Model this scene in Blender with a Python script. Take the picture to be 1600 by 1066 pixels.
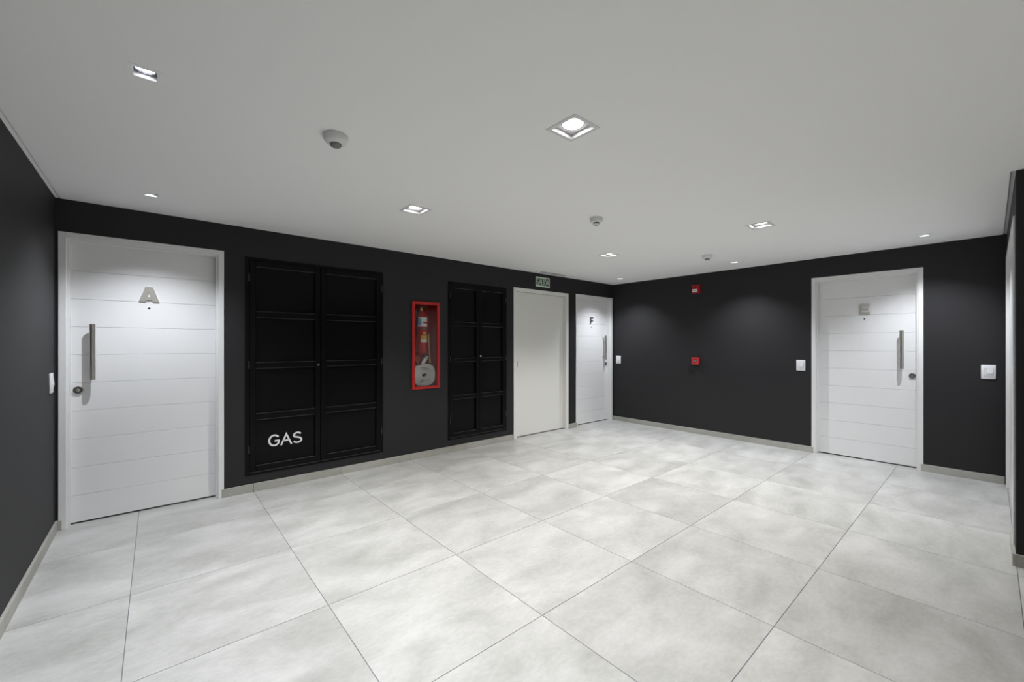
import bpy, bmesh, math, random
from mathutils import Matrix, Vector

# ------------------------------------------------------------------ clear
for o in list(bpy.data.objects):
    bpy.data.objects.remove(o, do_unlink=True)
scene = bpy.context.scene
C = scene.collection
R = math.radians
random.seed(7)

# ------------------------------------------------------------------ measures (metres)
YW = 4.518        # wall with the lettered doors and cabinets
XW = 6.336        # wall with the alarm devices
XL = -0.567       # wall beside the camera
YF = -0.104       # short return wall next to the far doors
XB = 4.062        # end of the dark block
YR = -2.75        # wall behind the camera
H = 2.4676        # ceiling
TILE = 0.80
TX0, TY0 = -0.1094, -0.1076

# ------------------------------------------------------------------ camera
cam_data = bpy.data.cameras.new('camera')
cam = bpy.data.objects.new('camera', cam_data)
C.objects.link(cam)
cam.location = (0, 0, 1.3834)
cam.rotation_euler = (R(90), 0, R(49.236 - 90))
cam_data.sensor_fit = 'HORIZONTAL'
cam_data.sensor_width = 36
cam_data.lens = 644.58 / 1600 * 36
cam_data.shift_y = 4.88 / 1600
cam_data.clip_start = 0.02
scene.camera = cam

# ------------------------------------------------------------------ world and exposure
world = bpy.data.worlds.new('world')
scene.world = world
world.use_nodes = True
world.node_tree.nodes['Background'].inputs[0].default_value = (0.0, 0.0, 0.0, 1)
world.node_tree.nodes['Background'].inputs[1].default_value = 0.0
scene.view_settings.view_transform = 'Standard'
scene.view_settings.look = 'None'
scene.view_settings.gamma = 1
scene.view_settings.use_curve_mapping = False
scene.view_settings.exposure = 0.22

# output of the lamps (watts, cone, edge softness, colour); used by the lamp builders below
BIG = dict(power=165, cone=116, blend=1.0, radius=0.045, color=(1.0, 0.98, 0.955))
SMALL = dict(power=96, cone=112, blend=1.0, radius=0.016, color=(0.90, 0.935, 1.0))
BIG_POS = [(1.585, 1.37), (1.585, 3.03), (4.17, 3.03), (4.17, 1.37), (0.9, -2.0)]  # last one is added out of view, to brighten the ceiling
SMALL_POS = [(-0.034, 2.212), (-0.028, 3.98), (5.805, 2.215), (5.815, 4.0), (5.805, 0.432), (-0.034, 0.432)]
BIG_OPEN, SMALL_OPEN = 0.158, 0.078


# ------------------------------------------------------------------ mesh helpers
def box(bm, x0, x1, y0, y1, z0, z1, bev=0.0, seg=1):
    vs = [bm.verts.new(p) for p in ((x0, y0, z0), (x1, y0, z0), (x1, y1, z0), (x0, y1, z0),
                                    (x0, y0, z1), (x1, y0, z1), (x1, y1, z1), (x0, y1, z1))]
    fs = [bm.faces.new([vs[i] for i in f]) for f in
          ((0, 3, 2, 1), (4, 5, 6, 7), (0, 1, 5, 4), (1, 2, 6, 5), (2, 3, 7, 6), (3, 0, 4, 7))]
    if bev > 0:
        es = list({e for f in fs for e in f.edges})
        bmesh.ops.bevel(bm, geom=es, offset=bev, segments=seg, profile=0.5, affect='EDGES', clamp_overlap=True)


def tube(bm, pts, rads, seg=16, cap=True):
    """round tube through points with a radius at each"""
    pts = [Vector(p) for p in pts]
    rings = []
    n = len(pts)
    prev = None
    for i, p in enumerate(pts):
        d = (pts[min(i + 1, n - 1)] - pts[max(i - 1, 0)]).normalized()
        if prev is None:
            a = d.orthogonal().normalized()
        else:
            a = (prev - d * prev.dot(d)).normalized()
        prev = a
        b = d.cross(a)
        r = rads[i] if isinstance(rads, (list, tuple)) else rads
        rings.append([bm.verts.new(p + (a * math.cos(t) + b * math.sin(t)) * r)
                      for t in [2 * math.pi * k / seg for k in range(seg)]])
    for i in range(n - 1):
        for k in range(seg):
            bm.faces.new((rings[i][k], rings[i][(k + 1) % seg], rings[i + 1][(k + 1) % seg], rings[i + 1][k]))
    if cap:
        bm.faces.new(list(reversed(rings[0])))
        bm.faces.new(rings[-1])


def lathe(bm, prof, seg=32, mat=None, close=False):
    """profile of (r, z) turned about z"""
    mat = mat or Matrix.Identity(4)
    rings = []
    for r, z in prof:
        if r < 1e-6:
            rings.append([bm.verts.new(mat @ Vector((0, 0, z)))])
        else:
            rings.append([bm.verts.new(mat @ Vector((r * math.cos(2 * math.pi * k / seg), r * math.sin(2 * math.pi * k / seg), z)))
                          for k in range(seg)])
    for a, b in zip(rings[:-1], rings[1:]):
        if len(a) == 1 and len(b) == 1:
            continue
        for k in range(seg):
            k2 = (k + 1) % seg
            if len(a) == 1:
                bm.faces.new((a[0], b[k], b[k2]))
            elif len(b) == 1:
                bm.faces.new((a[k], a[k2], b[0]))
            else:
                bm.faces.new((a[k], a[k2], b[k2], b[k]))


def prism(bm, poly, y0, y1, holes=()):
    """polygon in xz (list of points), given thickness in y; convex-or-not, with triangle fill for holes"""
    edges = []
    loops = []
    for lp in (poly, *holes):
        vs = [bm.verts.new((x, y0, z)) for x, z in lp]
        loops.append(vs)
        for i in range(len(vs)):
            edges.append(bm.edges.new((vs[i], vs[(i + 1) % len(vs)])))
    res = bmesh.ops.triangle_fill(bm, use_beauty=True, use_dissolve=False, edges=edges)
    faces = [g for g in res['geom'] if isinstance(g, bmesh.types.BMFace)]
    ext = bmesh.ops.extrude_face_region(bm, geom=faces)
    bmesh.ops.translate(bm, verts=[g for g in ext['geom'] if isinstance(g, bmesh.types.BMVert)], vec=(0, y1 - y0, 0))


def frame_bm(bm, x0, x1, z0, z1, w, y0, y1, bev=0.0, wt=None, wb=None):
    """four bars round an opening; wb = 0 leaves the bottom open"""
    wt = w if wt is None else wt
    wb = w if wb is None else wb
    box(bm, x0, x0 + w, y0, y1, z0, z1, bev)
    box(bm, x1 - w, x1, y0, y1, z0, z1, bev)
    box(bm, x0 + w, x1 - w, y0, y1, z1 - wt, z1, bev)
    if wb > 0:
        box(bm, x0 + w, x1 - w, y0, y1, z0, z0 + wb, bev)


def mesh_of(name, bm, mat, angle=35):
    bmesh.ops.recalc_face_normals(bm, faces=bm.faces)
    me = bpy.data.meshes.new(name)
    bm.to_mesh(me)
    bm.free()
    me.materials.append(mat)
    me.polygons.foreach_set('use_smooth', [True] * len(me.polygons))
    me.set_sharp_from_angle(angle=R(angle))
    return me


def obj(name, bm, mat, parent=None, loc=(0, 0, 0), rot=(0, 0, 0), angle=35):
    me = bm if isinstance(bm, bpy.types.Mesh) else mesh_of(name, bm, mat, angle)
    o = bpy.data.objects.new(name, me)
    C.objects.link(o)
    o.location = loc
    o.rotation_euler = rot
    if parent:
        o.parent = parent
    return o


def empty(name, loc=(0, 0, 0), rz=0.0):
    o = bpy.data.objects.new(name, None)
    o.empty_display_size = 0.1
    C.objects.link(o)
    o.location = loc
    o.rotation_euler = (0, 0, rz)
    return o


def tag(o, label=None, cat=None, group=None, kind=None):
    if label: o['label'] = label
    if cat: o['category'] = cat
    if group: o['group'] = group
    if kind: o['kind'] = kind
    return o


def copy_tree(o, parent=None):
    c = o.copy()
    C.objects.link(c)
    c.parent = parent
    for ch in [x for x in bpy.data.objects if x.parent == o]:
        copy_tree(ch, c)
    return c


def new():
    return bmesh.new()


def arc(cx, cy, rx, ry, a0, a1, n=14):
    return [(cx + rx * math.cos(R(a0 + (a1 - a0) * k / n)), cy + ry * math.sin(R(a0 + (a1 - a0) * k / n))) for k in range(n + 1)]


GLYPHS = {   # centre lines in a box 1 wide and 1 high
    'G': [arc(0.52, 0.5, 0.52, 0.5, 38, 318, 26) + [(0.97, 0.26), (0.97, 0.45), (0.56, 0.45)]],
    'A': [[(0.0, 0.0), (0.5, 1.0), (1.0, 0.0)], [(0.2, 0.36), (0.8, 0.36)]],
    'S': [arc(0.5, 0.745, 0.45, 0.255, 25, 210, 14) + arc(0.5, 0.255, 0.5, 0.255, 62, -155, 16)],
    'L': [[(0.0, 1.0), (0.0, 0.0), (1.0, 0.0)]],
    'I': [[(0.5, 0.0), (0.5, 1.0)]],
    'D': [[(0.0, 0.0), (0.0, 1.0), (0.45, 1.0)] + arc(0.45, 0.5, 0.55, 0.5, 80, -80, 14) + [(0.45, 0.0), (0.0, 0.0)]],
}


def text_bm(s, width, height, depth, y, cx, cz, stroke, widths, gap):
    """stroked lettering standing in the xz plane, fitted to width x height, front face at y"""
    tot = sum(widths[c] for c in s) + gap * (len(s) - 1)
    bm = bmesh.new()
    pen = -tot / 2
    k = width / tot
    hw = stroke / 2
    for c in s:
        w = widths[c] * k
        x0 = cx + pen * k + hw
        for line in GLYPHS[c]:
            P = [Vector((x0 + px * (w - 2 * hw), cz - height / 2 + hw + pz * (height - 2 * hw))) for px, pz in line]
            if c == 'A' and len(P) == 3:      # feet and apex cut level
                P[0].y -= hw; P[2].y -= hw; P[1].y -= hw * 0.2; P[0].x -= hw * 0.4; P[2].x += hw * 0.4
            if c == 'I':
                P[0].y -= hw; P[1].y += hw
            L_, R_ = [], []
            for i, p in enumerate(P):
                d0 = (P[i] - P[i - 1]).normalized() if i > 0 else None
                d1 = (P[i + 1] - P[i]).normalized() if i < len(P) - 1 else None
                d0 = d0 or d1
                d1 = d1 or d0
                n0, n1 = Vector((-d0.y, d0.x)), Vector((-d1.y, d1.x))
                m = (n0 + n1).normalized()
                q = m * (hw / max(0.42, m.dot(n0)))
                L_.append(p + q)
                R_.append(p - q)
            rows = [[bm.verts.new((v.x, yy, v.y)) for v in side] for side in (L_, R_) for yy in (y, y + depth)]
            lf, lb, rf, rb = rows
            for i in range(len(P) - 1):
                bm.faces.new((lf[i], lf[i + 1], rf[i + 1], rf[i]))
                bm.faces.new((lf[i], lb[i], lb[i + 1], lf[i + 1]))
                bm.faces.new((rf[i], rf[i + 1], rb[i + 1], rb[i]))
            bm.faces.new((lf[0], rf[0], rb[0], lb[0]))
            bm.faces.new((lf[-1], lb[-1], rb[-1], rf[-1]))
        pen += widths[c] + gap
    return bm


# ------------------------------------------------------------------ materials
def mat(name, col, rough=0.5, metal=0.0, spec=0.5, bump=0.0, bscale=200, var=0.0, vscale=3.0, coat=0.0, aniso=None):
    m = bpy.data.materials.new(name)
    m.use_nodes = True
    nt = m.node_tree
    b = nt.nodes['Principled BSDF']
    b.inputs['Base Color'].default_value = (*col, 1)
    b.inputs['Roughness'].default_value = rough
    b.inputs['Metallic'].default_value = metal
    b.inputs['Specular IOR Level'].default_value = spec
    b.inputs['Coat Weight'].default_value = coat
    tc = nt.nodes.new('ShaderNodeTexCoord')
    if var > 0:
        n = nt.nodes.new('ShaderNodeTexNoise')
        n.inputs['Scale'].default_value = vscale
        n.inputs['Detail'].default_value = 5
        nt.links.new(tc.outputs['Object'], n.inputs['Vector'])
        cr = nt.nodes.new('ShaderNodeValToRGB')
        cr.color_ramp.elements[0].position = 0.3
        cr.color_ramp.elements[1].position = 0.7
        cr.color_ramp.elements[0].color = (*[c * (1 - var) for c in col], 1)
        cr.color_ramp.elements[1].color = (*[min(1, c * (1 + var)) for c in col], 1)
        nt.links.new(n.outputs['Fac'], cr.inputs['Fac'])
        nt.links.new(cr.outputs['Color'], b.inputs['Base Color'])
    if bump > 0:
        n2 = nt.nodes.new('ShaderNodeTexNoise')
        n2.inputs['Scale'].default_value = bscale
        n2.inputs['Detail'].default_value = 3
        if aniso:
            mp = nt.nodes.new('ShaderNodeMapping')
            mp.inputs['Scale'].default_value = aniso
            nt.links.new(tc.outputs['Object'], mp.inputs['Vector'])
            nt.links.new(mp.outputs['Vector'], n2.inputs['Vector'])
        else:
            nt.links.new(tc.outputs['Object'], n2.inputs['Vector'])
        bp = nt.nodes.new('ShaderNodeBump')
        bp.inputs['Strength'].default_value = bump
        bp.inputs['Distance'].default_value = 0.001
        nt.links.new(n2.outputs['Fac'], bp.inputs['Height'])
        nt.links.new(bp.outputs['Normal'], b.inputs['Normal'])
    return m


def emit(name, col, strength):
    m = bpy.data.materials.new(name)
    m.use_nodes = True
    b = m.node_tree.nodes['Principled BSDF']
    b.inputs['Base Color'].default_value = (*col, 1)
    b.inputs['Emission Color'].default_value = (*col, 1)
    b.inputs['Emission Strength'].default_value = strength
    return m


def glass(name):
    m = bpy.data.materials.new(name)
    m.use_nodes = True
    nt = m.node_tree
    nt.nodes.clear()
    out = nt.nodes.new('ShaderNodeOutputMaterial')
    mix = nt.nodes.new('ShaderNodeMixShader')
    fr = nt.nodes.new('ShaderNodeFresnel')
    fr.inputs['IOR'].default_value = 1.35
    tr = nt.nodes.new('ShaderNodeBsdfTransparent')
    gl = nt.nodes.new('ShaderNodeBsdfGlossy')
    gl.inputs['Roughness'].default_value = 0.03
    nt.links.new(fr.outputs[0], mix.inputs[0])
    nt.links.new(tr.outputs[0], mix.inputs[1])
    nt.links.new(gl.outputs[0], mix.inputs[2])
    nt.links.new(mix.outputs[0], out.inputs[0])
    return m


def tile_material(name, dark, light, rough, stretch):
    m = bpy.data.materials.new(name)
    m.use_nodes = True
    nt = m.node_tree
    L = nt.links.new
    b = nt.nodes['Principled BSDF']
    tc = nt.nodes.new('ShaderNodeTexCoord')
    oi = nt.nodes.new('ShaderNodeObjectInfo')
    mul = nt.nodes.new('ShaderNodeMath'); mul.operation = 'MULTIPLY'; mul.inputs[1].default_value = 61.0
    L(oi.outputs['Random'], mul.inputs[0])
    off = nt.nodes.new('ShaderNodeCombineXYZ')
    L(mul.outputs[0], off.inputs[0]); L(mul.outputs[0], off.inputs[1])
    add = nt.nodes.new('ShaderNodeVectorMath'); add.operation = 'ADD'
    L(tc.outputs['Object'], add.inputs[0]); L(off.outputs[0], add.inputs[1])
    mp = nt.nodes.new('ShaderNodeMapping')
    mp.inputs['Scale'].default_value = stretch
    L(add.outputs[0], mp.inputs['Vector'])
    n1 = nt.nodes.new('ShaderNodeTexNoise')
    n1.inputs['Scale'].default_value = 2.1
    n1.inputs['Detail'].default_value = 7
    n1.inputs['Roughness'].default_value = 0.58
    n1.inputs['Distortion'].default_value = 0.35
    L(mp.outputs[0], n1.inputs['Vector'])
    n2 = nt.nodes.new('ShaderNodeTexNoise')
    n2.inputs['Scale'].default_value = 26
    n2.inputs['Detail'].default_value = 6
    n2.inputs['Roughness'].default_value = 0.7
    L(mp.outputs[0], n2.inputs['Vector'])
    mx = nt.nodes.new('ShaderNodeMix'); mx.data_type = 'FLOAT'
    mx.inputs[0].default_value = 0.28
    L(n1.outputs['Fac'], mx.inputs[2]); L(n2.outputs['Fac'], mx.inputs[3])
    cr = nt.nodes.new('ShaderNodeValToRGB')
    cr.color_ramp.elements[0].position = 0.33
    cr.color_ramp.elements[1].position = 0.66
    cr.color_ramp.elements[0].color = (*dark, 1)
    cr.color_ramp.elements[1].color = (*light, 1)
    L(mx.outputs[0], cr.inputs['Fac'])
    # each tile of the batch is a touch lighter or darker
    hv = nt.nodes.new('ShaderNodeHueSaturation')
    mr = nt.nodes.new('ShaderNodeMapRange')
    mr.inputs['To Min'].default_value = 0.935
    mr.inputs['To Max'].default_value = 1.04
    L(oi.outputs['Random'], mr.inputs['Value'])
    L(mr.outputs[0], hv.inputs['Value'])
    L(cr.outputs['Color'], hv.inputs['Color'])
    L(hv.outputs['Color'], b.inputs['Base Color'])
    b.inputs['Roughness'].default_value = rough
    b.inputs['Specular IOR Level'].default_value = 0.45
    bp = nt.nodes.new('ShaderNodeBump')
    bp.inputs['Strength'].default_value = 0.08
    bp.inputs['Distance'].default_value = 0.001
    L(n2.outputs['Fac'], bp.inputs['Height'])
    L(bp.outputs['Normal'], b.inputs['Normal'])
    return m


M = dict(
    wall=mat('charcoal_paint', (0.0232, 0.0225, 0.0242), 0.6, spec=0.25, bump=0.12, bscale=260, var=0.03, vscale=1.5),
    ceiling=mat('white_ceiling_paint', (0.92, 0.92, 0.915), 0.85, spec=0.2, bump=0.05, bscale=300),
    tile=tile_material('grey_porcelain', (0.325, 0.325, 0.307), (0.535, 0.535, 0.523), 0.44, (1.0, 1.75, 1.0)),
    skirt=tile_material('skirting_porcelain', (0.33, 0.325, 0.29), (0.45, 0.445, 0.41), 0.45, (1.0, 1.0, 2.0)),
    grout=mat('grey_grout', (0.20, 0.20, 0.22), 0.9, spec=0.1),
    door=mat('white_lacquer', (0.80, 0.80, 0.80), 0.33, spec=0.4, bump=0.03, bscale=120),
    frame=mat('white_enamel', (0.78, 0.78, 0.775), 0.35, spec=0.4),
    exit=mat('ivory_enamel', (0.79, 0.785, 0.755), 0.40, spec=0.4, bump=0.03, bscale=90),
    black=mat('black_enamel', (0.0032, 0.0033, 0.0036), 0.26, spec=0.11, bump=0.05, bscale=60),
    glint=mat('black_glint_enamel', (0.022, 0.022, 0.023), 0.32, spec=0.5),  # lighter than the black enamel: glints on lips and hinges painted in
    blackp=mat('black_sheet', (0.0042, 0.0043, 0.0046), 0.24, spec=0.10, bump=0.10, bscale=14),
    steel=mat('brushed_steel', (0.52, 0.50, 0.47), 0.30, metal=1.0, bump=0.10, bscale=60, aniso=(14, 14, 0.4)),
    polish=mat('satin_steel', (0.82, 0.80, 0.75), 0.36, metal=1.0, bump=0.10, bscale=60, aniso=(0.4, 14, 14)),
    darksteel=mat('dark_steel', (0.19, 0.185, 0.175), 0.35, metal=1.0),
    handle=mat('grey_handle_enamel', (0.07, 0.07, 0.07), 0.4, spec=0.5),
    hole=mat('dark_recess', (0.006, 0.006, 0.006), 0.7, spec=0.1),
    white=mat('white_plastic', (0.80, 0.80, 0.82), 0.35, spec=0.45),
    sensor=mat('sensor_plastic', (0.74, 0.74, 0.735), 0.45, spec=0.4),
    lens=mat('smoked_lens', (0.20, 0.20, 0.205), 0.35, spec=0.5),
    red=mat('red_enamel', (0.46, 0.009, 0.008), 0.33, spec=0.5),
    redshade=mat('red_enamel_shaded', (0.36, 0.008, 0.010), 0.45, spec=0.4),  # darker red, the dim light inside the cabinet put into the colour
    reddev=mat('red_plastic', (0.45, 0.008, 0.012), 0.38, spec=0.5),
    redlite=mat('pale_red_plastic', (0.55, 0.06, 0.07), 0.4, spec=0.5),
    brass=mat('brass', (0.78, 0.55, 0.17), 0.28, metal=1.0),
    canvas=mat('hose_canvas', (0.80, 0.80, 0.78), 0.8, spec=0.2, bump=0.3, bscale=500, var=0.06, vscale=20),
    coupling=mat('grey_alloy', (0.38, 0.38, 0.38), 0.4, metal=0.8),
    paper=mat('white_label_paper', (0.84, 0.85, 0.86), 0.6, spec=0.2),
    yellow=mat('yellow_label_paper', (0.70, 0.47, 0.10), 0.6, spec=0.2),
    printred=mat('red_print', (0.50, 0.06, 0.05), 0.6, spec=0.2),
    printblue=mat('blue_print', (0.20, 0.34, 0.48), 0.6, spec=0.2),
    printgrey=mat('grey_print', (0.14, 0.13, 0.13), 0.6, spec=0.2),
    signpale=mat('pale_green_film', (0.70, 0.80, 0.68), 0.5, spec=0.3),
    signgreen=mat('dark_green_print', (0.006, 0.036, 0.015), 0.5, spec=0.3),
    lettering=mat('white_vinyl', (0.80, 0.80, 0.82), 0.5, spec=0.3),
    trimgrey=mat('grey_trim_paint', (0.50, 0.50, 0.50), 0.5, spec=0.3),
    gripe=mat('grey_strip_plastic', (0.40, 0.40, 0.40), 0.45, spec=0.4),
    satin=mat('satin_white_metal', (0.72, 0.72, 0.73), 0.38, spec=0.5),
    chrome=mat('lamp_reflector', (0.62, 0.64, 0.70), 0.18, metal=1.0),
    canin=mat('lamp_housing_grey', (0.16, 0.165, 0.19), 0.4, metal=0.6),
    lampbig=emit('lamp_glow_warm', (1.0, 0.98, 0.96), 14.0),
    lampsmall=emit('lamp_glow_cool', (0.96, 0.98, 1.0), 9.0),
    glass=glass('cabinet_glass'),
)

# ------------------------------------------------------------------ structure
T = 0.24  # wall thickness


def wall(name, length, holes, loc, rz, z1=H + 0.06, u0=0.0, m=None):
    """wall in local x (along) / z with openings (x0,x1,z0,z1); front face at y = 0, body to y = T"""
    xs = sorted({u0, length, *[h[0] for h in holes], *[h[1] for h in holes]})
    zs = sorted({0.0, z1, *[h[2] for h in holes], *[h[3] for h in holes]})
    solid = {}
    for i in range(len(xs) - 1):
        for j in range(len(zs) - 1):
            cx, cz = (xs[i] + xs[i + 1]) / 2, (zs[j] + zs[j + 1]) / 2
            solid[i, j] = not any(h[0] < cx < h[1] and h[2] < cz < h[3] for h in holes)
    bm = new()
    for (i, j), s in solid.items():
        if not s:
            continue
        a, b, c, d = xs[i], xs[i + 1], zs[j], zs[j + 1]
        q = lambda *p: bm.faces.new([bm.verts.new(v) for v in p])
        q((a, 0, c), (b, 0, c), (b, 0, d), (a, 0, d))
        q((b, T, c), (a, T, c), (a, T, d), (b, T, d))
        if not solid.get((i - 1, j), False): q((a, T, c), (a, 0, c), (a, 0, d), (a, T, d))
        if not solid.get((i + 1, j), False): q((b, 0, c), (b, T, c), (b, T, d), (b, 0, d))
        if not solid.get((i, j - 1), False): q((a, T, c), (b, T, c), (b, 0, c), (a, 0, c))
        if not solid.get((i, j + 1), False): q((a, 0, d), (b, 0, d), (b, T, d), (a, T, d))
    bmesh.ops.remove_doubles(bm, verts=bm.verts, dist=1e-5)
    o = obj(name, bm, m or M['wall'], loc=loc, rot=(0, 0, rz))
    return o


# door and cabinet geometry on the long wall (world X)
DA = -0.045     # centre of door A
DF = 5.8055     # centre of door F
DE = 0.984      # centre (Y) of door E on the alarm wall
HO = 0.478      # half width of a door opening in the wall
ZO = 2.194
EX0, EX1, EXT = 3.923, 5.110, 2.210
GAS = (0.622, 1.957, 0.156, 2.197)
CAB = (2.815, 3.789, 0.156, 2.186)
RED = (2.308, 2.686, 0.838, 1.900)

holes = [
    (DA - HO, DA + HO, 0, ZO),
    (GAS[0] + 0.012, GAS[1] - 0.012, GAS[2] + 0.012, GAS[3] - 0.012),
    (RED[0] + 0.02, RED[1] - 0.02, RED[2] + 0.02, RED[3] - 0.02),
    (CAB[0] + 0.012, CAB[1] - 0.012, CAB[2] + 0.012, CAB[3] - 0.012),
    (EX0 + 0.03, EX1 - 0.03, 0, EXT - 0.03),
    (DF - HO, DF + HO, 0, ZO),
]
w = wall('wall_back', XW, holes, (0, YW, 0), 0, u0=XL - T)
tag(w, 'long dark charcoal wall holding the cabinets and white doors', kind='structure')
# alarm wall: local x runs towards -Y from the corner
w = wall('wall_right', YW - YF + T, [(YW - DE - HO, YW - DE + HO, 0, ZO)], (XW, YW, 0), R(-90), u0=-T)
tag(w, 'dark charcoal wall carrying the red alarm devices', kind='structure')
w = wall('wall_left', YW - YR, [], (XL, YR, 0), R(90))
tag(w, 'dark charcoal wall with the switch beside door A', kind='structure')
# return wall with the far doors: local x runs towards -X
w = wall('wall_front', XW - XB - T, [(XW - 6.19, XW - 4.30, 0, ZO)], (XW, YF, 0), R(180))
tag(w, 'short charcoal wall with the white double door', kind='structure')
w = wall('wall_front_end', YF - YR, [], (XB, YF, 0), R(-90))
tag(w, 'black end face of the wall at the picture edge', kind='structure')
w = wall('wall_rear', XB - XL + T, [], (XB + T, YR, 0), R(180), m=M['ceiling'])
tag(w, 'white wall closing the lobby behind the camera', kind='structure')


# ceiling with openings for the lamps and a groove beside two walls
def ceiling():
    x0, x1, y0, y1 = XL + 0.026, XW, YR, YW
    hs = [(x - BIG_OPEN / 2, x + BIG_OPEN / 2, y - BIG_OPEN / 2, y + BIG_OPEN / 2) for x, y in BIG_POS] + \
         [(x - SMALL_OPEN / 2, x + SMALL_OPEN / 2, y - SMALL_OPEN / 2, y + SMALL_OPEN / 2) for x, y in SMALL_POS]
    hs.append((XB, XW + 1, YR - 1, YF + 0.022))     # nothing over the block; groove beside the short wall
    xs = sorted({x0, x1, *[min(h[1], x1) for h in hs], *[max(h[0], x0) for h in hs]})
    ys = sorted({y0, y1, *[h[3] for h in hs], *[max(h[2], y0) for h in hs]})
    t = 0.012
    solid = {}
    for i in range(len(xs) - 1):
        for j in range(len(ys) - 1):
            cx, cy = (xs[i] + xs[i + 1]) / 2, (ys[j] + ys[j + 1]) / 2
            solid[i, j] = not any(h[0] < cx < h[1] and h[2] < cy < h[3] for h in hs)
    bm = new()
    for (i, j), s in solid.items():
        if not s:
            continue
        a, b, c, d = xs[i], xs[i + 1], ys[j], ys[j + 1]
        q = lambda *p: bm.faces.new([bm.verts.new(v) for v in p])
        q((a, c, H), (a, d, H), (b, d, H), (b, c, H))
        q((a, c, H + t), (b, c, H + t), (b, d, H + t), (a, d, H + t))
        for di, dj, e in ((-1, 0, ((a, c), (a, d))), (1, 0, ((b, d), (b, c))), (0, -1, ((b, c), (a, c))), (0, 1, ((a, d), (b, d)))):
            if not solid.get((i + di, j + dj), False):
                (p, r), (p2, r2) = e
                q((p, r, H), (p, r, H + t), (p2, r2, H + t), (p2, r2, H))
    bmesh.ops.remove_doubles(bm, verts=bm.verts, dist=1e-5)
    tag(obj('ceiling', bm, M['ceiling']), 'smooth white plasterboard ceiling with recessed lamps', kind='structure')
    # slab above
    bm = new()
    box(bm, XL - T, XW + T, YR - T, YW + T, H + 0.12, H + 0.22)
    tag(obj('ceiling_slab', bm, M['ceiling']), 'concrete slab above the plasterboard ceiling', kind='structure')
    # painted edge profile beyond the groove
    bm = new()
    box(bm, XL, XL + 0.018, YR, YW, H + 0.001, H + 0.02)
    box(bm, XL + 0.018, XL + 0.03, YR, YW, H + 0.0125, H + 0.02)
    tag(obj('trim_1', bm, M['ceiling']), 'pale ceiling edge strip beside the switch wall', kind='structure')
    bm = new()
    box(bm, XB, XW, YF, YF + 0.014, H + 0.001, H + 0.02)
    box(bm, XB, XW, YF + 0.014, YF + 0.03, H + 0.0125, H + 0.02)
    tag(obj('trim_2', bm, M['trimgrey']), 'grey ceiling edge strip above the double door', kind='structure')


ceiling()


# floor: grout bed and single tiles
def floor():
    bm = new()
    ex0, ex1, ey0, ey1 = XL - 0.1, XW + 0.12, YR - 0.1, YW + 0.12
    box(bm, ex0, ex1, ey0, ey1, -0.10, -0.0022)
    f = tag(obj('floor', bm, M['grout']), 'pale grey porcelain tile floor', kind='structure')
    g = 0.0016
    shared = None
    ix0 = math.floor((ex0 - TX0) / TILE)
    ix1 = math.ceil((ex1 - TX0) / TILE)
    iy0 = math.floor((ey0 - TY0) / TILE)
    iy1 = math.ceil((ey1 - TY0) / TILE)
    for i in range(ix0, ix1):
        for j in range(iy0, iy1):
            a, b = max(ex0, TX0 + i * TILE) + g, min(ex1, TX0 + (i + 1) * TILE) - g
            c, d = max(ey0, TY0 + j * TILE) + g, min(ey1, TY0 + (j + 1) * TILE) - g
            if b - a < 0.01 or d - c < 0.01:
                continue
            cx, cy = (a + b) / 2, (c + d) / 2
            full = abs((b - a) - (TILE - 2 * g)) < 1e-6 and abs((d - c) - (TILE - 2 * g)) < 1e-6
            if full and shared:
                me = shared
            else:
                bm = new()
                box(bm, a - cx, b - cx, c - cy, d - cy, -0.0022, 0, 0.0008)
                me = mesh_of('tile', bm, M['tile'])
                if full:
                    shared = me
            obj('tile', me, None, f, loc=(cx, cy, 0))


floor()


# skirting of cut porcelain pieces
def skirting(name, label, loc, rz, u0, u1, joints):
    root = tag(empty(name, loc, rz), label, kind='structure')
    cuts = [u0] + [j for j in sorted(joints) if u0 + 0.03 < j < u1 - 0.03] + [u1]
    for a, b in zip(cuts[:-1], cuts[1:]):
        bm = new()
        box(bm, a + 0.0008 - (a + b) / 2, b - 0.0008 - (a + b) / 2, -0.0145, 0.0, 0.0, 0.075, 0.0012)
        obj('skirting_tile', bm, M['skirt'], root, loc=((a + b) / 2, 0, 0))


jx = [TX0 + TILE * k for k in range(-1, 10)]
jy = [TY0 + TILE * k for k in range(-4, 8)]
skirting('baseboard_back_start', 'tiny porcelain skirting piece between switch wall and door A', (0, YW, 0), 0, XL, DA - 0.487, [])
skirting('baseboard_back', 'porcelain skirting under the black cabinets', (0, YW, 0), 0, DA + 0.489, EX0, jx)
skirting('baseboard_back_stub', 'short porcelain skirting between exit door and door F', (0, YW, 0), 0, EX1, DF - 0.487, jx)
skirting('baseboard_right', 'porcelain skirting under the alarm devices', (XW, 0, 0), R(-90), -(YW - 0.014), -(DE + 0.487), [-v - 0.28 for v in jy])
skirting('baseboard_right_end', 'porcelain skirting between door E and double door', (XW, 0, 0), R(-90), -(DE - 0.487), -YF - 0.012, [])
skirting('baseboard_left', 'porcelain skirting along the switch wall', (XL, 0, 0), R(90), YR, YW - 0.012, jy)
skirting('baseboard_front', 'porcelain skirting before the double door', (0, YF, 0), R(180), -4.52, -XB + 0.012, [])
skirting('baseboard_front_end', 'porcelain skirting on the black end wall', (XB, 0, 0), R(-90), -YF, -YR, [-v for v in jy])
skirting('baseboard_rear', 'porcelain skirting behind the camera', (0, YR, 0), R(180), -XB, -XL, [-v for v in jx])


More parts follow.
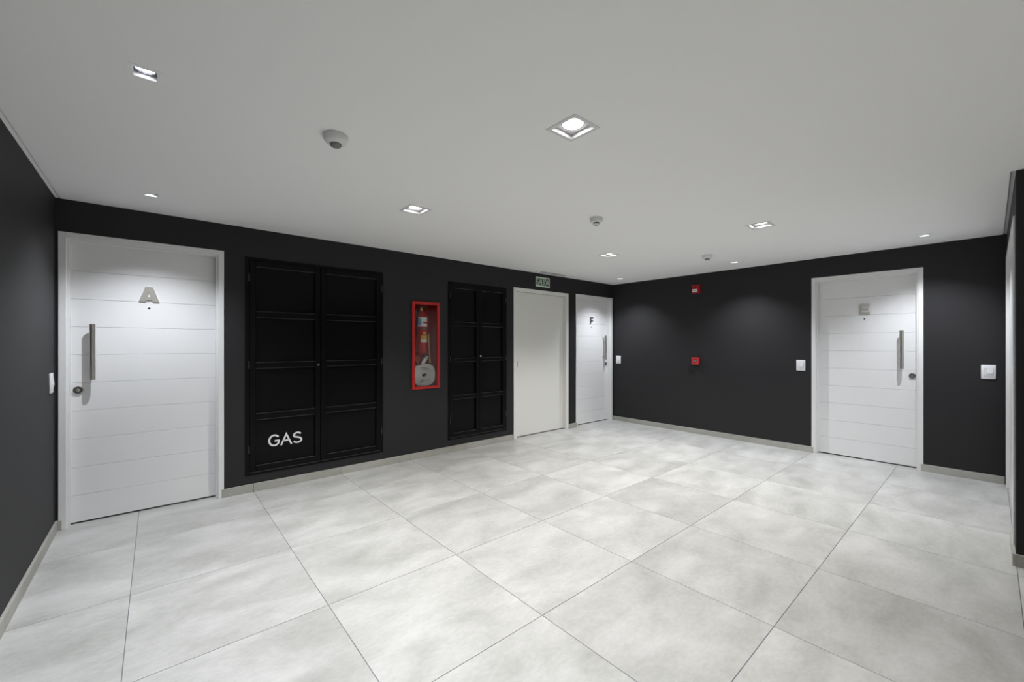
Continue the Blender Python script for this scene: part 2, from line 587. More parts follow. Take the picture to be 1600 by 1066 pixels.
# ------------------------------------------------------------------ lettered doors
def letter_poly(ch):
    """door letters about 0.10 wide and 0.125 high, origin at bottom centre"""
    if ch == 'A':
        return [(-0.065, 0), (-0.024, 0), (-0.019, 0.016), (0.019, 0.016), (0.024, 0), (0.065, 0), (0.024, 0.125), (-0.024, 0.125)], \
               [[(-0.011, 0.042), (0.011, 0.042), (0.0, 0.080)]]
    if ch == 'E':
        return [(-0.05, 0), (0.05, 0), (0.05, 0.029), (-0.022, 0.029), (-0.022, 0.049), (0.040, 0.049), (0.040, 0.076), (-0.022, 0.076),
                (-0.022, 0.096), (0.048, 0.096), (0.048, 0.125), (-0.05, 0.125)], []
    return [(-0.05, 0), (-0.016, 0), (-0.016, 0.046), (0.036, 0.046), (0.036, 0.074), (-0.016, 0.074), (-0.016, 0.096),
            (0.045, 0.096), (0.045, 0.125), (-0.05, 0.125)], []


def lettered_door(name, label, loc, rz, ch, side):
    """origin on the floor at the wall face, x along the wall, y into the wall; side -1 handle on the viewer's left"""
    root = tag(empty(name, loc, rz), label, kind='structure')
    LF = 0.075
    bm = new()   # casing with a rebate
    frame_bm(bm, -0.507, 0.507, 0, 2.223, 0.042, -0.010, 0.03, 0.002, wb=0)
    frame_bm(bm, -0.474, 0.474, 0, 2.190, 0.024, 0.012, 0.115, 0.0015, wb=0)
    obj('door_frame', bm, M['frame'], root)
    bm = new()
    box(bm, -0.452, 0.452, LF + 0.008, LF + 0.045, 0.012, 2.168)
    leaf = obj('door_leaf', bm, M['door'], root)
    cuts = [0.012] + [0.2165 * k + 0.0005 for k in range(1, 10)] + [2.168]
    for a, b in zip(cuts[:-1], cuts[1:]):
        bm = new()
        box(bm, -0.452, 0.452, LF, LF + 0.012, a + 0.0009, b - 0.0009, 0.0014)
        obj('board', bm, M['door'], leaf)
    # pull bar on two stand-offs
    hx, hy = side * 0.33, LF - 0.060
    bm = new()
    n = 24
    prof = [(0.0, 1.106), (0.0172, 1.106), (0.0187, 1.1075), (0.0187, 1.5365), (0.0172, 1.538), (0.0, 1.538)]
    lathe(bm, prof, n, Matrix.Translation((hx, hy, 0)))
    bar = obj('pull_bar', bm, M['steel'], root)
    for z in (1.156, 1.488):
        bm = new()
        tube(bm, [(hx, hy + 0.012, z), (hx, LF - 0.004, z)], 0.0075, 14)
        tube(bm, [(hx, LF - 0.004, z), (hx, LF, z)], 0.013, 16)
        obj('standoff', bm, M['steel'], bar)
    # oval lock rose
    lx = side * 0.412
    bm = new()
    m = Matrix.Translation((lx, LF, 1.030)) @ Matrix.Rotation(R(90), 4, 'X')
    lathe(bm, [(0.0275, 0.0), (0.0275, 0.010), (0.0255, 0.0125), (0.0, 0.0125)], 28, m)
    rose = obj('lock_rose', bm, M['darksteel'], root)
    bm = new()
    m = Matrix.Translation((lx, LF - 0.0125, 1.030)) @ Matrix.Rotation(R(90), 4, 'X')
    lathe(bm, [(0.0115, 0.0), (0.0115, 0.003), (0.010, 0.004), (0.0, 0.004)], 20, m)
    obj('lock_cylinder', bm, M['steel'], rose)
    bm = new()
    box(bm, lx - 0.0085, lx + 0.0085, LF - 0.0172, LF - 0.0163, 1.0275, 1.0325)
    obj('keyhole', bm, M['hole'], rose)
    # peephole
    bm = new()
    m = Matrix.Translation((0, LF, 1.684)) @ Matrix.Rotation(R(90), 4, 'X')
    lathe(bm, [(0.0085, 0.0), (0.0085, 0.003), (0.0065, 0.004)], 18, m)
    ring = obj('peephole', bm, M['steel'], root)
    bm = new()
    m = Matrix.Translation((0, LF - 0.0022, 1.684)) @ Matrix.Rotation(R(90), 4, 'X')
    lathe(bm, [(0.0068, 0.0), (0.0, 0.0012)], 18, m)
    obj('peephole_lens', bm, M['hole'], ring)
    # metal letter
    bm = new()
    poly, hl = letter_poly(ch)
    prism(bm, [(x, z + 1.736) for x, z in poly], LF - 0.010, LF - 0.0005, [[(x, z + 1.736) for x, z in h] for h in hl])
    tag(obj('door_letter', bm, M['polish'], root, angle=20), 'brushed metal letter %s' % ch)
    return root


lettered_door('door_1', 'white boarded door with metal letter A and steel pull bar', (DA, YW, 0), 0, 'A', -1)
lettered_door('door_3', 'white boarded door with metal letter F in the corner', (DF, YW, 0), 0, 'F', 1)
lettered_door('door_4', 'white boarded door with metal letter E on the alarm wall', (XW, DE, 0), R(-90), 'E', 1)


# ------------------------------------------------------------------ plain exit door
def exit_door():
    cx = (EX0 + EX1) / 2
    hw = (EX1 - EX0) / 2
    root = tag(empty('door_2', (cx, YW, 0)), 'plain ivory metal door below the green exit sign', kind='structure')
    LF = 0.055
    bm = new()
    frame_bm(bm, -hw, hw, 0, EXT, 0.058, -0.010, 0.105, 0.002, wt=0.05, wb=0)
    frame_bm(bm, -hw + 0.05, hw - 0.05, 0, EXT - 0.042, 0.020, LF + 0.052, 0.14, 0.001, wb=0)
    obj('door_frame', bm, M['exit'], root)
    bm = new()
    box(bm, -hw + 0.0605, hw - 0.0605, LF, LF + 0.05, 0.013, EXT - 0.054, 0.0015)
    obj('door_leaf', bm, M['exit'], root)
    bm = new()
    x = -hw + 0.073
    pts = []
    for k in range(13):
        t = math.pi * k / 12
        pts.append((x + 0.002, LF - 0.046 * min(1, 1.35 * math.sin(t)) , 1.090 - 0.060 * math.cos(t)))
    tube(bm, pts, 0.0080, 12)
    obj('bow_handle', bm, M['handle'], root)
    return root


exit_door()


# ------------------------------------------------------------------ white double door in the short wall
def double_door():
    x0, x1 = 4.245, 6.215
    cx, hw = (x0 + x1) / 2, (x1 - x0) / 2
    root = tag(empty('door_5', (cx, YF, 0), R(180)), 'white double door seen edge on beside door E', kind='structure')
    bm = new()
    frame_bm(bm, -hw, hw, 0, 2.223, 0.055, -0.008, 0.11, 0.0015, wb=0)
    obj('door_frame', bm, M['frame'], root)
    for s in (-1, 1):
        bm = new()
        a, b = (-hw + 0.056, -0.0015) if s < 0 else (0.0015, hw - 0.056)
        box(bm, a, b, 0.014, 0.055, 0.012, 2.166, 0.0015)
        obj('door_leaf', bm, M['door'], root)


double_door()


# ------------------------------------------------------------------ black metal cupboards
def cupboard(name, label, dims, doors, rails, stile, text=None, knob=None, hinge_z=(2.01, 1.19, 0.40)):
    x0, x1, z0, z1 = dims
    cx, hw = (x0 + x1) / 2, (x1 - x0) / 2
    root = tag(empty(name, (cx, YW, z0)), label, 'cabinet')
    Z = lambda z: z - z0
    bm = new()
    frame_bm(bm, -hw, hw, 0, z1 - z0, 0.034, -0.006, 0.045, 0.0015, wt=0.028, wb=0.022)
    obj('outer_frame', bm, M['black'], root)
    for k, (a, b) in enumerate(doors):
        a, b = a - cx, b - cx
        zb, zt = Z(rails[0][0]), Z(rails[-1][1])
        bm = new()
        y0, y1 = -0.010, 0.022
        box(bm, a, a + stile, y0, y1, zb, zt, 0.003)
        box(bm, b - stile, b, y0, y1, zb, zt, 0.003)
        for r0, r1 in rails:
            mid = (r0, r1) not in (rails[0], rails[-1])
            box(bm, a + stile, b - stile, y0 + (0.004 if mid else 0), y1, Z(r0), Z(r1), 0.0018)
        d = obj('cabinet_door', bm, M['black'], root)
        for r0, r1 in rails:      # thin raised lips along the rails, highlight lines put into their colour
            bm = new()
            if (r0, r1) != rails[-1]:
                box(bm, a + stile, b - stile, y0 - 0.001, y0 + 0.016, Z(r1) - 0.003, Z(r1) + 0.0025, 0.001)
            if (r0, r1) != rails[0]:
                box(bm, a + stile, b - stile, y0 - 0.001, y0 + 0.016, Z(r0) - 0.0025, Z(r0) + 0.003, 0.001)
            else:
                box(bm, a, b, y0 - 0.001, y0 + 0.016, Z(r0) - 0.004, Z(r0) + 0.001, 0.001)
            obj('rail_lip', bm, M['glint'], d)
        for (p0, p1), (q0, q1) in zip(rails[:-1], rails[1:]):
            bm = new()
            box(bm, a + stile - 0.004, b - stile + 0.004, y1 - 0.006, y1 + 0.002, Z(p1) - 0.004, Z(q0) + 0.004)
            obj('panel', bm, M['blackp'], d)
        hx = a - 0.006 if k == 0 else b + 0.006
        for hz in hinge_z:
            bm = new()
            tube(bm, [(hx, -0.014, Z(hz) - 0.035), (hx, -0.014, Z(hz) - 0.001)], 0.0075, 12)
            tube(bm, [(hx, -0.014, Z(hz) + 0.001), (hx, -0.014, Z(hz) + 0.035)], 0.0068, 12)
            obj('hinge', bm, M['glint'], d)
        if text and k == 0:
            s, tx, tz, tw, th = text
            bm = text_bm(s, tw, th, 0.0012, y1 - 0.0072, tx - cx, Z(tz), 0.0158, dict(G=1.0, A=1.02, S=0.88), 0.05)
            tag(obj('lettering', bm, M['lettering'], d), 'white lettering %s' % s)
    if knob:
        kx, kz, big = knob
        bm = new()
        m = Matrix.Translation((kx - cx, -0.010, Z(kz))) @ Matrix.Rotation(R(90), 4, 'X')
        if big:
            lathe(bm, [(0.012, 0.0), (0.012, 0.004), (0.007, 0.006), (0.010, 0.014), (0.0, 0.016)], 18, m)
        else:
            lathe(bm, [(0.010, 0.0), (0.010, 0.003), (0.0, 0.004)], 18, m)
        obj('lock_knob' if big else 'lock_cylinder', bm, M['steel'] if big else M['darksteel'], root)
    return root


RG = [(0.181, 0.240), (0.669, 0.727), (1.154, 1.209), (1.633, 1.692), (2.112, 2.167)]
cupboard('gas_cabinet', 'wide black metal wall cupboard lettered GAS', GAS, [(0.658, 1.2815), (1.2865, 1.926)], RG, 0.052,
         text=('GAS', 0.9645, 0.450, 0.300, 0.114), knob=(1.262, 1.171, False))
RC = [(0.181, 0.236), (0.669, 0.719), (1.156, 1.200), (1.622, 1.669), (2.106, 2.158)]
cupboard('service_cabinet', 'narrower black metal wall cupboard with small steel knob beside the exit door', CAB,
         [(2.850, 3.2985), (3.3035, 3.758)], RC, 0.046, knob=(3.325, 1.222, True))


# ------------------------------------------------------------------ red hose cabinet and what it holds
RCX = (RED[0] + RED[1]) / 2


def hose_cabinet():
    hw = (RED[1] - RED[0]) / 2
    h = RED[3] - RED[2]
    root = tag(empty('fire_hose_cabinet', (RCX, YW, RED[2])), 'red glazed fire hose cabinet between the two black cupboards', 'cabinet')
    bm = new()
    frame_bm(bm, -hw, hw, 0, h, 0.038, -0.022, -0.002, 0.002, wt=0.034, wb=0.030)
    frame_bm(bm, -hw + 0.024, hw - 0.024, 0.020, h - 0.024, 0.014, -0.004, 0.012, 0.001)
    obj('door_frame', bm, M['red'], root)
    bm = new()
    iw = hw - 0.026
    box(bm, -iw, iw, 0.190, 0.196, 0.024, h - 0.024)
    box(bm, -iw, -iw + 0.004, 0.012, 0.190, 0.024, h - 0.024)
    box(bm, iw - 0.004, iw, 0.012, 0.190, 0.024, h - 0.024)
    box(bm, -iw + 0.004, iw - 0.004, 0.012, 0.190, 0.024, 0.028)
    box(bm, -iw + 0.004, iw - 0.004, 0.012, 0.190, h - 0.028, h - 0.024)
    obj('cabinet_box', bm, M['redshade'], root)
    bm = new()
    box(bm, -hw + 0.036, hw - 0.036, -0.012, -0.009, 0.028, h - 0.032)
    obj('glass_pane', bm, M['glass'], root)
    return root


hose_cabinet()


def hose_roll():
    """flat canvas hose wound into a coil, standing on edge in the cabinet"""
    root = tag(empty('fire_hose', (RCX, YW + 0.052, RED[2] + 0.028)), 'white canvas fire hose coiled at the bottom of the red cabinet', 'hose')
    bm = new()
    turns, n, hwid = 8.0, 8 * 44, 0.031
    prof = [(-1, 0.0), (-0.86, 0.8), (-0.3, 1.0), (0.3, 1.0), (0.86, 0.8), (1, 0), (0.86, -0.8), (0.3, -1.0), (-0.3, -1.0), (-0.86, -0.8)]
    prev = None
    first = None
    A, B = 0.143, 0.134
    for k in range(n + 1):
        f = k / n
        th = f * turns * 2 * math.pi + R(90)
        g = 0.27 + 0.73 * f
        e = 2.0 + 1.1 * f          # outer turns squarer
        c, s = math.cos(th), math.sin(th)
        rr = (abs(c) ** e + abs(s) ** e) ** (-1 / e)
        wob = 1 + 0.012 * math.sin(3 * th + 2 * f)
        asp = 0.62 + 0.38 * min(1, f * 1.6)       # flattened eye
        px, pz = A * g * rr * c * wob * (0.97 + 0.03 * f), B * g * rr * s * wob * asp
        nx, nz = c, s
        l = math.hypot(nx, nz)
        nx, nz = nx / l, nz / l
        th2 = 0.0062
        ring = [bm.verts.new((px + nx * b * th2, a * hwid, pz + nz * b * th2 + B + 0.004)) for a, b in prof]
        if prev:
            for i in range(len(prof)):
                j = (i + 1) % len(prof)
                bm.faces.new((prev[i], prev[j], ring[j], ring[i]))
        else:
            first = ring
        prev = ring
    bm.faces.new(first)
    bm.faces.new(list(reversed(prev)))
    obj('coil', bm, M['canvas'], root, angle=60)
    bm = new()
    tube(bm, [(-0.01, 0.012, 0.262), (0.0, 0.018, 0.285), (0.022, 0.02, 0.318), (0.045, 0.018, 0.348), (0.052, 0.016, 0.362)],
         [0.020, 0.024, 0.025, 0.025, 0.022], 16)
    tail = obj('hose_tail', bm, M['canvas'], root)
    bm = new()
    tube(bm, [(0.036, 0.019, 0.336), (0.046, 0.018, 0.350)], [0.028, 0.028], 18)
    tube(bm, [(0.049, 0.017, 0.357), (0.056, 0.015, 0.370)], [0.027, 0.026], 18)
    obj('hose_coupling', bm, M['coupling'], tail)
    return root


hose_roll()


def nozzle():
    root = tag(empty('hose_nozzle', (RCX + 0.122, YW + 0.112, RED[2] + 0.310)), 'slim brass fire hose nozzle leaning in the red cabinet', 'nozzle')
    m = Matrix.Rotation(R(-4.5), 4, 'Y') @ Matrix.Rotation(R(3), 4, 'X')
    bm = new()
    lathe(bm, [(0, 0), (0.017, 0), (0.017, 0.018), (0.0145, 0.022), (0.0145, 0.035), (0.0155, 0.038), (0.0155, 0.048), (0.0115, 0.055),
               (0.0075, 0.30), (0.0085, 0.303), (0.0085, 0.318), (0.0065, 0.322), (0.0062, 0.350), (0.0075, 0.352), (0.0075, 0.362), (0.0, 0.362)], 20, m)
    obj('nozzle_tube', bm, M['brass'], root)
    bm = new()
    for z in (0.004, 0.012):
        lathe(bm, [(0.017, z), (0.0188, z + 0.002), (0.017, z + 0.004)], 20, m)
    obj('coupling_ring', bm, M['brass'], root)


nozzle()


def valve():
    root = tag(empty('hydrant_valve', (RCX - 0.062, YW + 0.142, RED[2] + 0.362)), 'red handwheel on a brass hydrant valve behind the coiled hose', 'valve')
    tilt = Matrix.Rotation(R(90), 4, 'X')
    bm = new()
    # wheel: torus facing the room
    n, k = 28, 10
    rings = []
    for i in range(n):
        a = 2 * math.pi * i / n
        rings.append([bm.verts.new(((0.033 + 0.0062 * math.cos(t)) * math.cos(a), -0.055 + 0.0062 * math.sin(t), (0.033 + 0.0062 * math.cos(t)) * math.sin(a)))
                      for t in [2 * math.pi * q / k for q in range(k)]])
    for i in range(n):
        for q in range(k):
            bm.faces.new((rings[i][q], rings[(i + 1) % n][q], rings[(i + 1) % n][(q + 1) % k], rings[i][(q + 1) % k]))
    for s in range(4):
        a = s * math.pi / 2 + 0.5
        tube(bm, [(0, -0.055, 0), (0.031 * math.cos(a), -0.055, 0.031 * math.sin(a))], 0.0045, 8)
    tube(bm, [(0, -0.062, 0), (0, -0.046, 0)], 0.010, 14)
    obj('handwheel', bm, M['red'], root)
    bm = new()
    tube(bm, [(0, -0.047, 0), (0, -0.02, 0)], 0.006, 12)
    tube(bm, [(0, -0.022, 0), (0, 0.015, 0)], [0.016, 0.022], 6)
    tube(bm, [(0, 0.0, 0), (0.002, -0.012, -0.03), (0.006, -0.022, -0.046)], [0.022, 0.020, 0.019], 16)
    tube(bm, [(0.005, -0.019, -0.042), (0.007, -0.025, -0.056)], [0.024, 0.024], 6)
    obj('valve_body', bm, M['brass'], root)
    bm = new()
    tube(bm, [(0, 0.0, 0), (0, 0.046, 0)], 0.02, 16)
    obj('inlet_pipe', bm, M['redshade'], root)


valve()


def extinguisher():
    cx = RCX + 0.004
    root = tag(empty('fire_extinguisher', (cx, YW + 0.110, 1.265)), 'red cylinder with white and yellow labels in the upper red cabinet', 'extinguisher')
    r = 0.070
    bm = new()
    lathe(bm, [(0, 0.0), (r - 0.012, 0.0), (r, 0.014), (r, 0.455), (r - 0.006, 0.48), (r - 0.02, 0.502), (0.03, 0.518), (0.018, 0.526), (0.018, 0.538), (0, 0.538)], 36)
    body = obj('cylinder_body', bm, M['red'], root)

    def wrap(name, a0, a1, z0, z1, m, lift=0.0008):
        b = new()
        k = 14
        lo, hi = [], []
        for i in range(k + 1):
            a = R(a0 + (a1 - a0) * i / k)
            for lst, z in ((lo, z0), (hi, z1)):
                lst.append([b.verts.new(((r + e) * math.cos(a), (r + e) * math.sin(a), z)) for e in (0.0001, lift)])
        for i in range(k):
            b.faces.new((lo[i][1], lo[i + 1][1], hi[i + 1][1], hi[i][1]))
            b.faces.new((lo[i][0], lo[i][1], hi[i][1], hi[i][0])) if i == 0 else None
        obj(name, b, m, body)
    wrap('paper_label', 196, 352, 0.335, 0.452, M['paper'])
    wrap('printed_band', 258, 344, 0.372, 0.394, M['printred'], 0.0012)
    wrap('printed_block', 200, 240, 0.35, 0.43, M['printblue'], 0.0012)
    wrap('dark_band', 190, 355, 0.305, 0.324, M['printgrey'])
    wrap('yellow_label', 234, 318, 0.142, 0.225, M['yellow'])
    wrap('label_footer', 236, 316, 0.144, 0.172, M['paper'], 0.0012)
    wrap('yellow_tag', 258, 295, 0.238, 0.272, M['yellow'])
    bm = new()
    tube(bm, [(0, 0, 0.532), (0, 0, 0.570)], [0.020, 0.016], 16)
    tube(bm, [(-0.012, -0.005, 0.554), (-0.048, -0.02, 0.552)], [0.010, 0.008], 12)
    obj('valve_head', bm, M['brass'], root)
    bm = new()
    box(bm, -0.012, 0.075, -0.010, 0.010, 0.568, 0.576, 0.002)
    box(bm, -0.012, 0.070, -0.010, 0.010, 0.584, 0.591, 0.002)
    box(bm, -0.016, -0.006, -0.010, 0.010, 0.566, 0.592, 0.002)
    obj('squeeze_lever', bm, M['darksteel'], root)
    bm = new()
    tube(bm, [(-0.046, -0.02, 0.552), (-0.066, -0.035, 0.535), (-0.076, -0.04, 0.48), (-0.078, -0.035, 0.37), (-0.078, -0.03, 0.22)], 0.0075, 12)
    obj('discharge_hose', bm, M['hole'], root)
    bm = new()
    box(bm, -0.015, 0.015, r - 0.002, 0.0795, 0.37, 0.46)
    obj('hanger_bracket', bm, M['redshade'], root)


extinguisher()


# ------------------------------------------------------------------ exit sign
def exit_sign():
    root = tag(empty('exit_sign', (4.521, YW, 2.264)), 'green and white SALIDA exit sign above the ivory door', 'sign')
    w, h = 0.302, 0.150
    bm = new()
    box(bm, -w / 2, w / 2, -0.004, 0, 0, h, 0.0006)
    obj('sign_plate', bm, M['signpale'], root)
    bm = new()
    box(bm, -w / 2 + 0.014, w / 2 - 0.014, -0.0046, -0.004, 0.021, h - 0.021)
    obj('green_field', bm, M['signgreen'], root)
    bm = text_bm('SALIDA', 0.262, 0.096, 0.0006, -0.0052, 0, h / 2, 0.0092, dict(S=1.0, A=1.14, L=0.82, I=0.28, D=1.02), 0.22)
    tag(obj('lettering', bm, M['signpale'], root), 'pale lettering SALIDA')


exit_sign()


# ------------------------------------------------------------------ red alarm devices
def siren():
    root = tag(empty('alarm_siren', (XW, 2.972, 2.172), R(-90)), 'red alarm sounder box high on the dark wall', 'alarm')
    bm = new()
    box(bm, -0.060, 0.060, -0.012, 0, 0, 0.130, 0.003, 2)
    obj('back_plate', bm, M['reddev'], root)
    bm = new()
    box(bm, -0.054, 0.054, -0.052, -0.012, 0.005, 0.125, 0.008, 3)
    bd = obj('housing', bm, M['reddev'], root)
    for k in range(4):
        bm = new()
        box(bm, -0.034, 0.030, -0.0532, -0.0518, 0.072 + k * 0.011, 0.076 + k * 0.011)
        obj('sound_slot', bm, M['hole'], bd)
    bm = new()
    box(bm, -0.040, 0.030, -0.0532, -0.0519, 0.016, 0.058)
    lab = obj('white_label', bm, M['paper'], root)
    bm = new()
    box(bm, -0.026, 0.022, -0.0538, -0.0532, 0.032, 0.040)
    obj('label_print', bm, M['printgrey'], lab)


siren()


def call_point():
    root = tag(empty('alarm_call_point', (XW, 2.972, 1.070), R(-90)), 'red manual alarm call point at hand height on the dark wall', 'alarm')
    bm = new()
    box(bm, -0.052, 0.052, -0.050, 0, 0, 0.108, 0.004, 2)
    obj('housing', bm, M['reddev'], root)
    bm = new()
    frame_bm(bm, -0.052, 0.050, 0.002, 0.107, 0.016, -0.056, -0.0495, 0.0015)
    obj('front_bezel', bm, M['redlite'], root)
    bm = new()
    box(bm, -0.034, 0.032, -0.0525, -0.0498, 0.022, 0.087)
    gl = obj('break_panel', bm, M['reddev'], root)
    bm = new()
    box(bm, -0.026, 0.024, -0.0536, -0.0526, 0.036, 0.074)
    obj('dark_window', bm, M['printgrey'], gl)
    bm = new()
    tube(bm, [(0.012, -0.03, 0.004), (0.012, -0.03, -0.010)], 0.010, 14)
    obj('test_key_lug', bm, M['reddev'], root)


call_point()


# ------------------------------------------------------------------ light switches
def light_switch(label, loc, rz, w=0.098, h=0.140):
    root = tag(empty('light_switch', loc, rz), label, 'switch', 'white wall switches')
    bm = new()
    box(bm, -w / 2, w / 2, -0.0095, 0, 0, h, 0.003, 2)
    pl = obj('cover_plate', bm, M['white'], root)
    bm = new()
    frame_bm(bm, -0.032, 0.032, 0.030, h - 0.030, 0.003, -0.0125, -0.009, 0.0008)
    obj('module_rim', bm, M['white'], pl)
    bm = new()
    a = [(-0.0095, 0.034), (-0.0118, 0.036), (-0.0175, 0.058), (-0.0125, h - 0.036), (-0.0095, h - 0.034)]
    lo = [bm.verts.new((-0.010, y, z)) for y, z in a]
    hi = [bm.verts.new((0.0275, y, z)) for y, z in a]
    for i in range(len(a) - 1):
        bm.faces.new((lo[i], hi[i], hi[i + 1], lo[i + 1]))
    bm.faces.new(lo)
    bm.faces.new(list(reversed(hi)))
    bm.faces.new((lo[0], lo[-1], hi[-1], hi[0]))
    obj('rocker', bm, M['white'], root, angle=20)
    bm = new()
    box(bm, -0.0275, -0.0115, -0.0122, -0.0095, 0.034, h - 0.034, 0.0008)
    obj('blank_module', bm, M['white'], root)


light_switch('white light switch on the switch wall beside door A', (XL, 4.330, 1.038), R(90))
light_switch('white light switch in the corner beside door F', (XW, 4.396, 1.035), R(-90))
light_switch('white light switch between the red call point and door E', (XW, 1.607, 1.038), R(-90))
light_switch('white light switch between door E and the double door', (XW, 0.014, 1.034), R(-90))


# ------------------------------------------------------------------ ceiling devices
def motion_sensor(label, x, y):
    root = tag(empty('motion_sensor', (x, y, H)), label, 'sensor', 'round motion sensors on the ceiling')
    bm = new()
    lathe(bm, [(0.060, 0.0), (0.0615, -0.006), (0.060, -0.020), (0.052, -0.034), (0.040, -0.042), (0.030, -0.044), (0.0, -0.044)], 40)
    obj('sensor_body', bm, M['sensor'], root)
    bm = new()
    lathe(bm, [(0.029, -0.0445), (0.0285, -0.050), (0.024, -0.057), (0.014, -0.062), (0.0, -0.0635)], 32)
    obj('sensor_lens', bm, M['lens'], root)
    bm = new()
    lathe(bm, [(0.0035, 0.0), (0.0, -0.0012)], 12, Matrix.Translation((0.044, 0.012, -0.0402)))
    obj('indicator', bm, M['lens'], root)


motion_sensor('round motion sensor with grey lens close to the camera', 0.707, 2.224)
motion_sensor('small far round motion sensor before the alarm wall', 5.085, 2.255)


def smoke_detector():
    root = tag(empty('smoke_detector', (2.865, 2.213, H)), 'two-step white smoke detector with dark slots in mid ceiling', 'detector')
    bm = new()
    lathe(bm, [(0.054, 0.0), (0.054, -0.028), (0.050, -0.036), (0.034, -0.040), (0.0, -0.040)], 40)
    base = obj('detector_base', bm, M['sensor'], root)
    bm = new()
    lathe(bm, [(0.025, -0.040), (0.025, -0.052)], 32)
    obj('smoke_chamber', bm, M['hole'], root)
    for k in range(8):
        a = 2 * math.pi * (k + 0.5) / 8
        bm = new()
        tube(bm, [(0.026 * math.cos(a), 0.026 * math.sin(a), -0.039), (0.026 * math.cos(a), 0.026 * math.sin(a), -0.0525)], 0.003, 8)
        obj('rib', bm, M['sensor'], root)
    bm = new()
    lathe(bm, [(0.0, -0.0518), (0.029, -0.0518), (0.030, -0.055), (0.026, -0.062), (0.013, -0.064)], 32)
    obj('detector_cap', bm, M['sensor'], root)
    bm = new()
    lathe(bm, [(0.0135, -0.0635), (0.012, -0.066), (0.0, -0.067)], 24)
    obj('test_button', bm, M['lens'], root)


smoke_detector()


def ceiling_strip():
    root = tag(empty('ceiling_strip', (4.56, 4.385, H)), 'slim grey strip fitting on the ceiling above the exit sign', 'fitting')
    bm = new()
    box(bm, -0.30, 0.30, -0.030, 0.030, -0.016, 0, 0.001)
    obj('strip_body', bm, M['ceiling'], root)
    bm = new()
    box(bm, -0.25, 0.295, -0.0315, -0.008, -0.019, -0.003, 0.0005)
    obj('strip_slot', bm, M['gripe'], root)


ceiling_strip()


# ------------------------------------------------------------------ lamps
def spot(parent, spec, z):
    d = bpy.data.lights.new('lamp_light', 'SPOT')
    d.energy = spec['power']
    d.spot_size = R(spec['cone'])
    d.spot_blend = spec['blend']
    d.shadow_soft_size = spec['radius']
    d.color = spec['color']
    o = bpy.data.objects.new('lamp_light', d)
    C.objects.link(o)
    o.parent = parent
    o.location = (0, 0, z)
    return o


def big_lamp(label, x, y):
    root = tag(empty('recessed_downlight', (x, y, H)), label, 'downlight', 'large square downlights')
    a, o_ = BIG_OPEN / 2, 0.095
    bm = new()
    frame_bm_xy(bm, o_, a - 0.001, -0.003, 0.0)
    obj('trim_frame', bm, M['satin'], root)
    bm = new()
    frame_bm_xy(bm, a - 0.001, a - 0.004, -0.003, 0.045)
    obj('reveal', bm, M['satin'], root)
    bm = new()   # plate with a round hole
    plate_round_hole(bm, a - 0.001, 0.066, 0.022, 0.026)
    obj('inner_plate', bm, M['satin'], root)
    bm = new()
    lathe(bm, [(0.0655, 0.030), (0.0655, 0.019), (0.0615, 0.017), (0.0575, 0.021), (0.0575, 0.024), (0.0535, 0.020), (0.0505, 0.024), (0.0490, 0.034), (0.0655, 0.034)], 40)
    obj('gimbal_ring', bm, M['satin'], root)
    bm = new()
    lathe(bm, [(0.0495, 0.030), (0.030, 0.026), (0.0, 0.0245)], 36)
    obj('lamp_lens', bm, M['lampbig'], root)
    bm = new()
    lathe(bm, [(0.0655, 0.036), (0.0655, 0.060), (0.04, 0.085), (0.0, 0.085)], 24)
    obj('lamp_housing', bm, M['canin'], root)
    spot(root, BIG, -0.004)


def frame_bm_xy(bm, o, i, z0, z1):
    box(bm, -o, -i, -o, o, z0, z1)
    box(bm, i, o, -o, o, z0, z1)
    box(bm, -i, i, -o, -i, z0, z1)
    box(bm, -i, i, i, o, z0, z1)


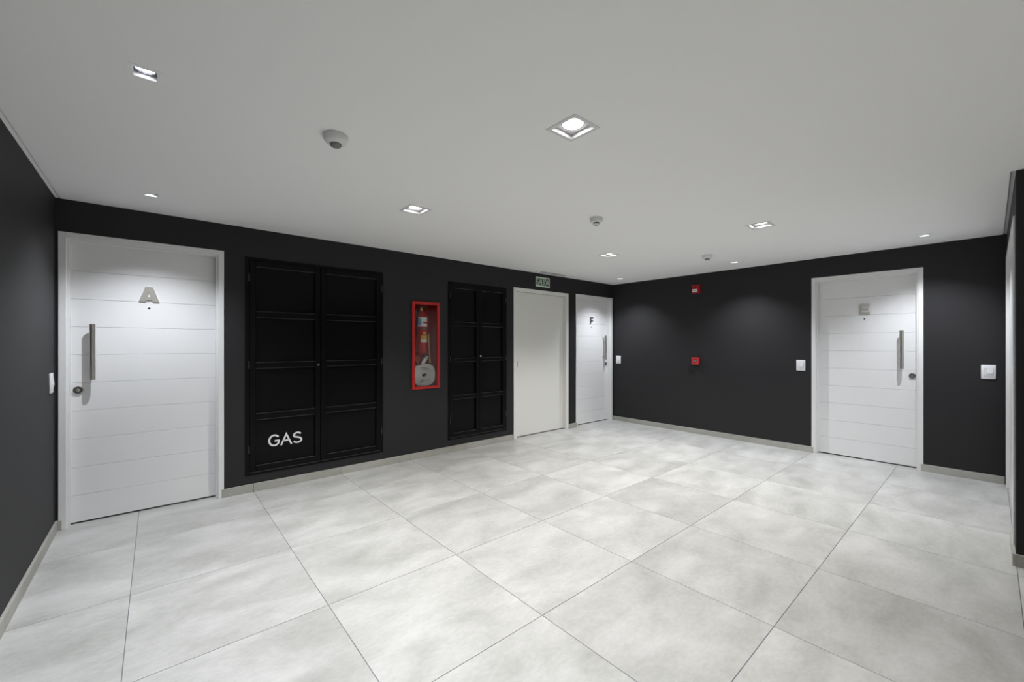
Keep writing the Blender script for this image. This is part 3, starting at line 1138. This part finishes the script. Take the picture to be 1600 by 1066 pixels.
def plate_round_hole(bm, a, r, z0, z1, seg=40):
    out, inn = [], []
    for z in (z0, z1):
        ro, ri = [], []
        for k in range(seg):
            t = 2 * math.pi * (k + 0.5) / seg
            c, s = math.cos(t), math.sin(t)
            q = a / max(abs(c), abs(s))
            ro.append(bm.verts.new((c * q, s * q, z)))
            ri.append(bm.verts.new((c * r, s * r, z)))
        out.append(ro)
        inn.append(ri)
    for k in range(seg):
        j = (k + 1) % seg
        bm.faces.new((out[0][k], out[0][j], inn[0][j], inn[0][k]))
        bm.faces.new((out[1][k], inn[1][k], inn[1][j], out[1][j]))
        bm.faces.new((inn[0][k], inn[0][j], inn[1][j], inn[1][k]))


def small_lamp(label, x, y):
    root = tag(empty('small_downlight', (x, y, H)), label, 'downlight', 'small square downlights')
    a, o_ = SMALL_OPEN / 2, 0.054
    bm = new()
    frame_bm_xy(bm, o_, a - 0.001, -0.002, 0.0)
    obj('trim_frame', bm, M['ceiling'], root)
    bm = new()
    frame_bm_xy(bm, a - 0.001, a - 0.003, -0.002, 0.036)
    obj('reveal', bm, M['satin'], root)
    bm = new()
    plate_round_hole(bm, a - 0.001, 0.032, 0.016, 0.019)
    obj('inner_plate', bm, M['canin'], root)
    bm = new()
    lathe(bm, [(0.0318, 0.017), (0.0312, 0.014), (0.0295, 0.0135), (0.0265, 0.022)], 32)
    obj('reflector_ring', bm, M['chrome'], root)
    bm = new()
    lathe(bm, [(0.0268, 0.0205), (0.015, 0.0190), (0.0, 0.0185)], 28)
    obj('lamp_lens', bm, M['lampsmall'], root)
    bm = new()
    lathe(bm, [(0.032, 0.036), (0.032, 0.060), (0.02, 0.075), (0.0, 0.075)], 20)
    obj('lamp_housing', bm, M['canin'], root)
    spot(root, SMALL, -0.003)


BIG_LABELS = ['large square downlight closest to the camera in mid ceiling',
              'large square downlight in front of the GAS cupboard',
              'large square downlight in front of the exit door',
              'large square downlight in front of door E and the alarm wall',
              'unseen downlight added behind the camera to brighten the ceiling']
for (x, y), l in zip(BIG_POS, BIG_LABELS):
    big_lamp(l, x, y)
SMALL_LABELS = ['small square downlight near the picture corner, before the switch wall',
                'small square downlight right above door A',
                'small downlight before the alarm wall, beside the far motion sensor',
                'small downlight in the corner beside door F',
                'small downlight in front of door E, close to the double door',
                'small downlight overhead beside the camera']
for (x, y), l in zip(SMALL_POS, SMALL_LABELS):
    small_lamp(l, x, y)
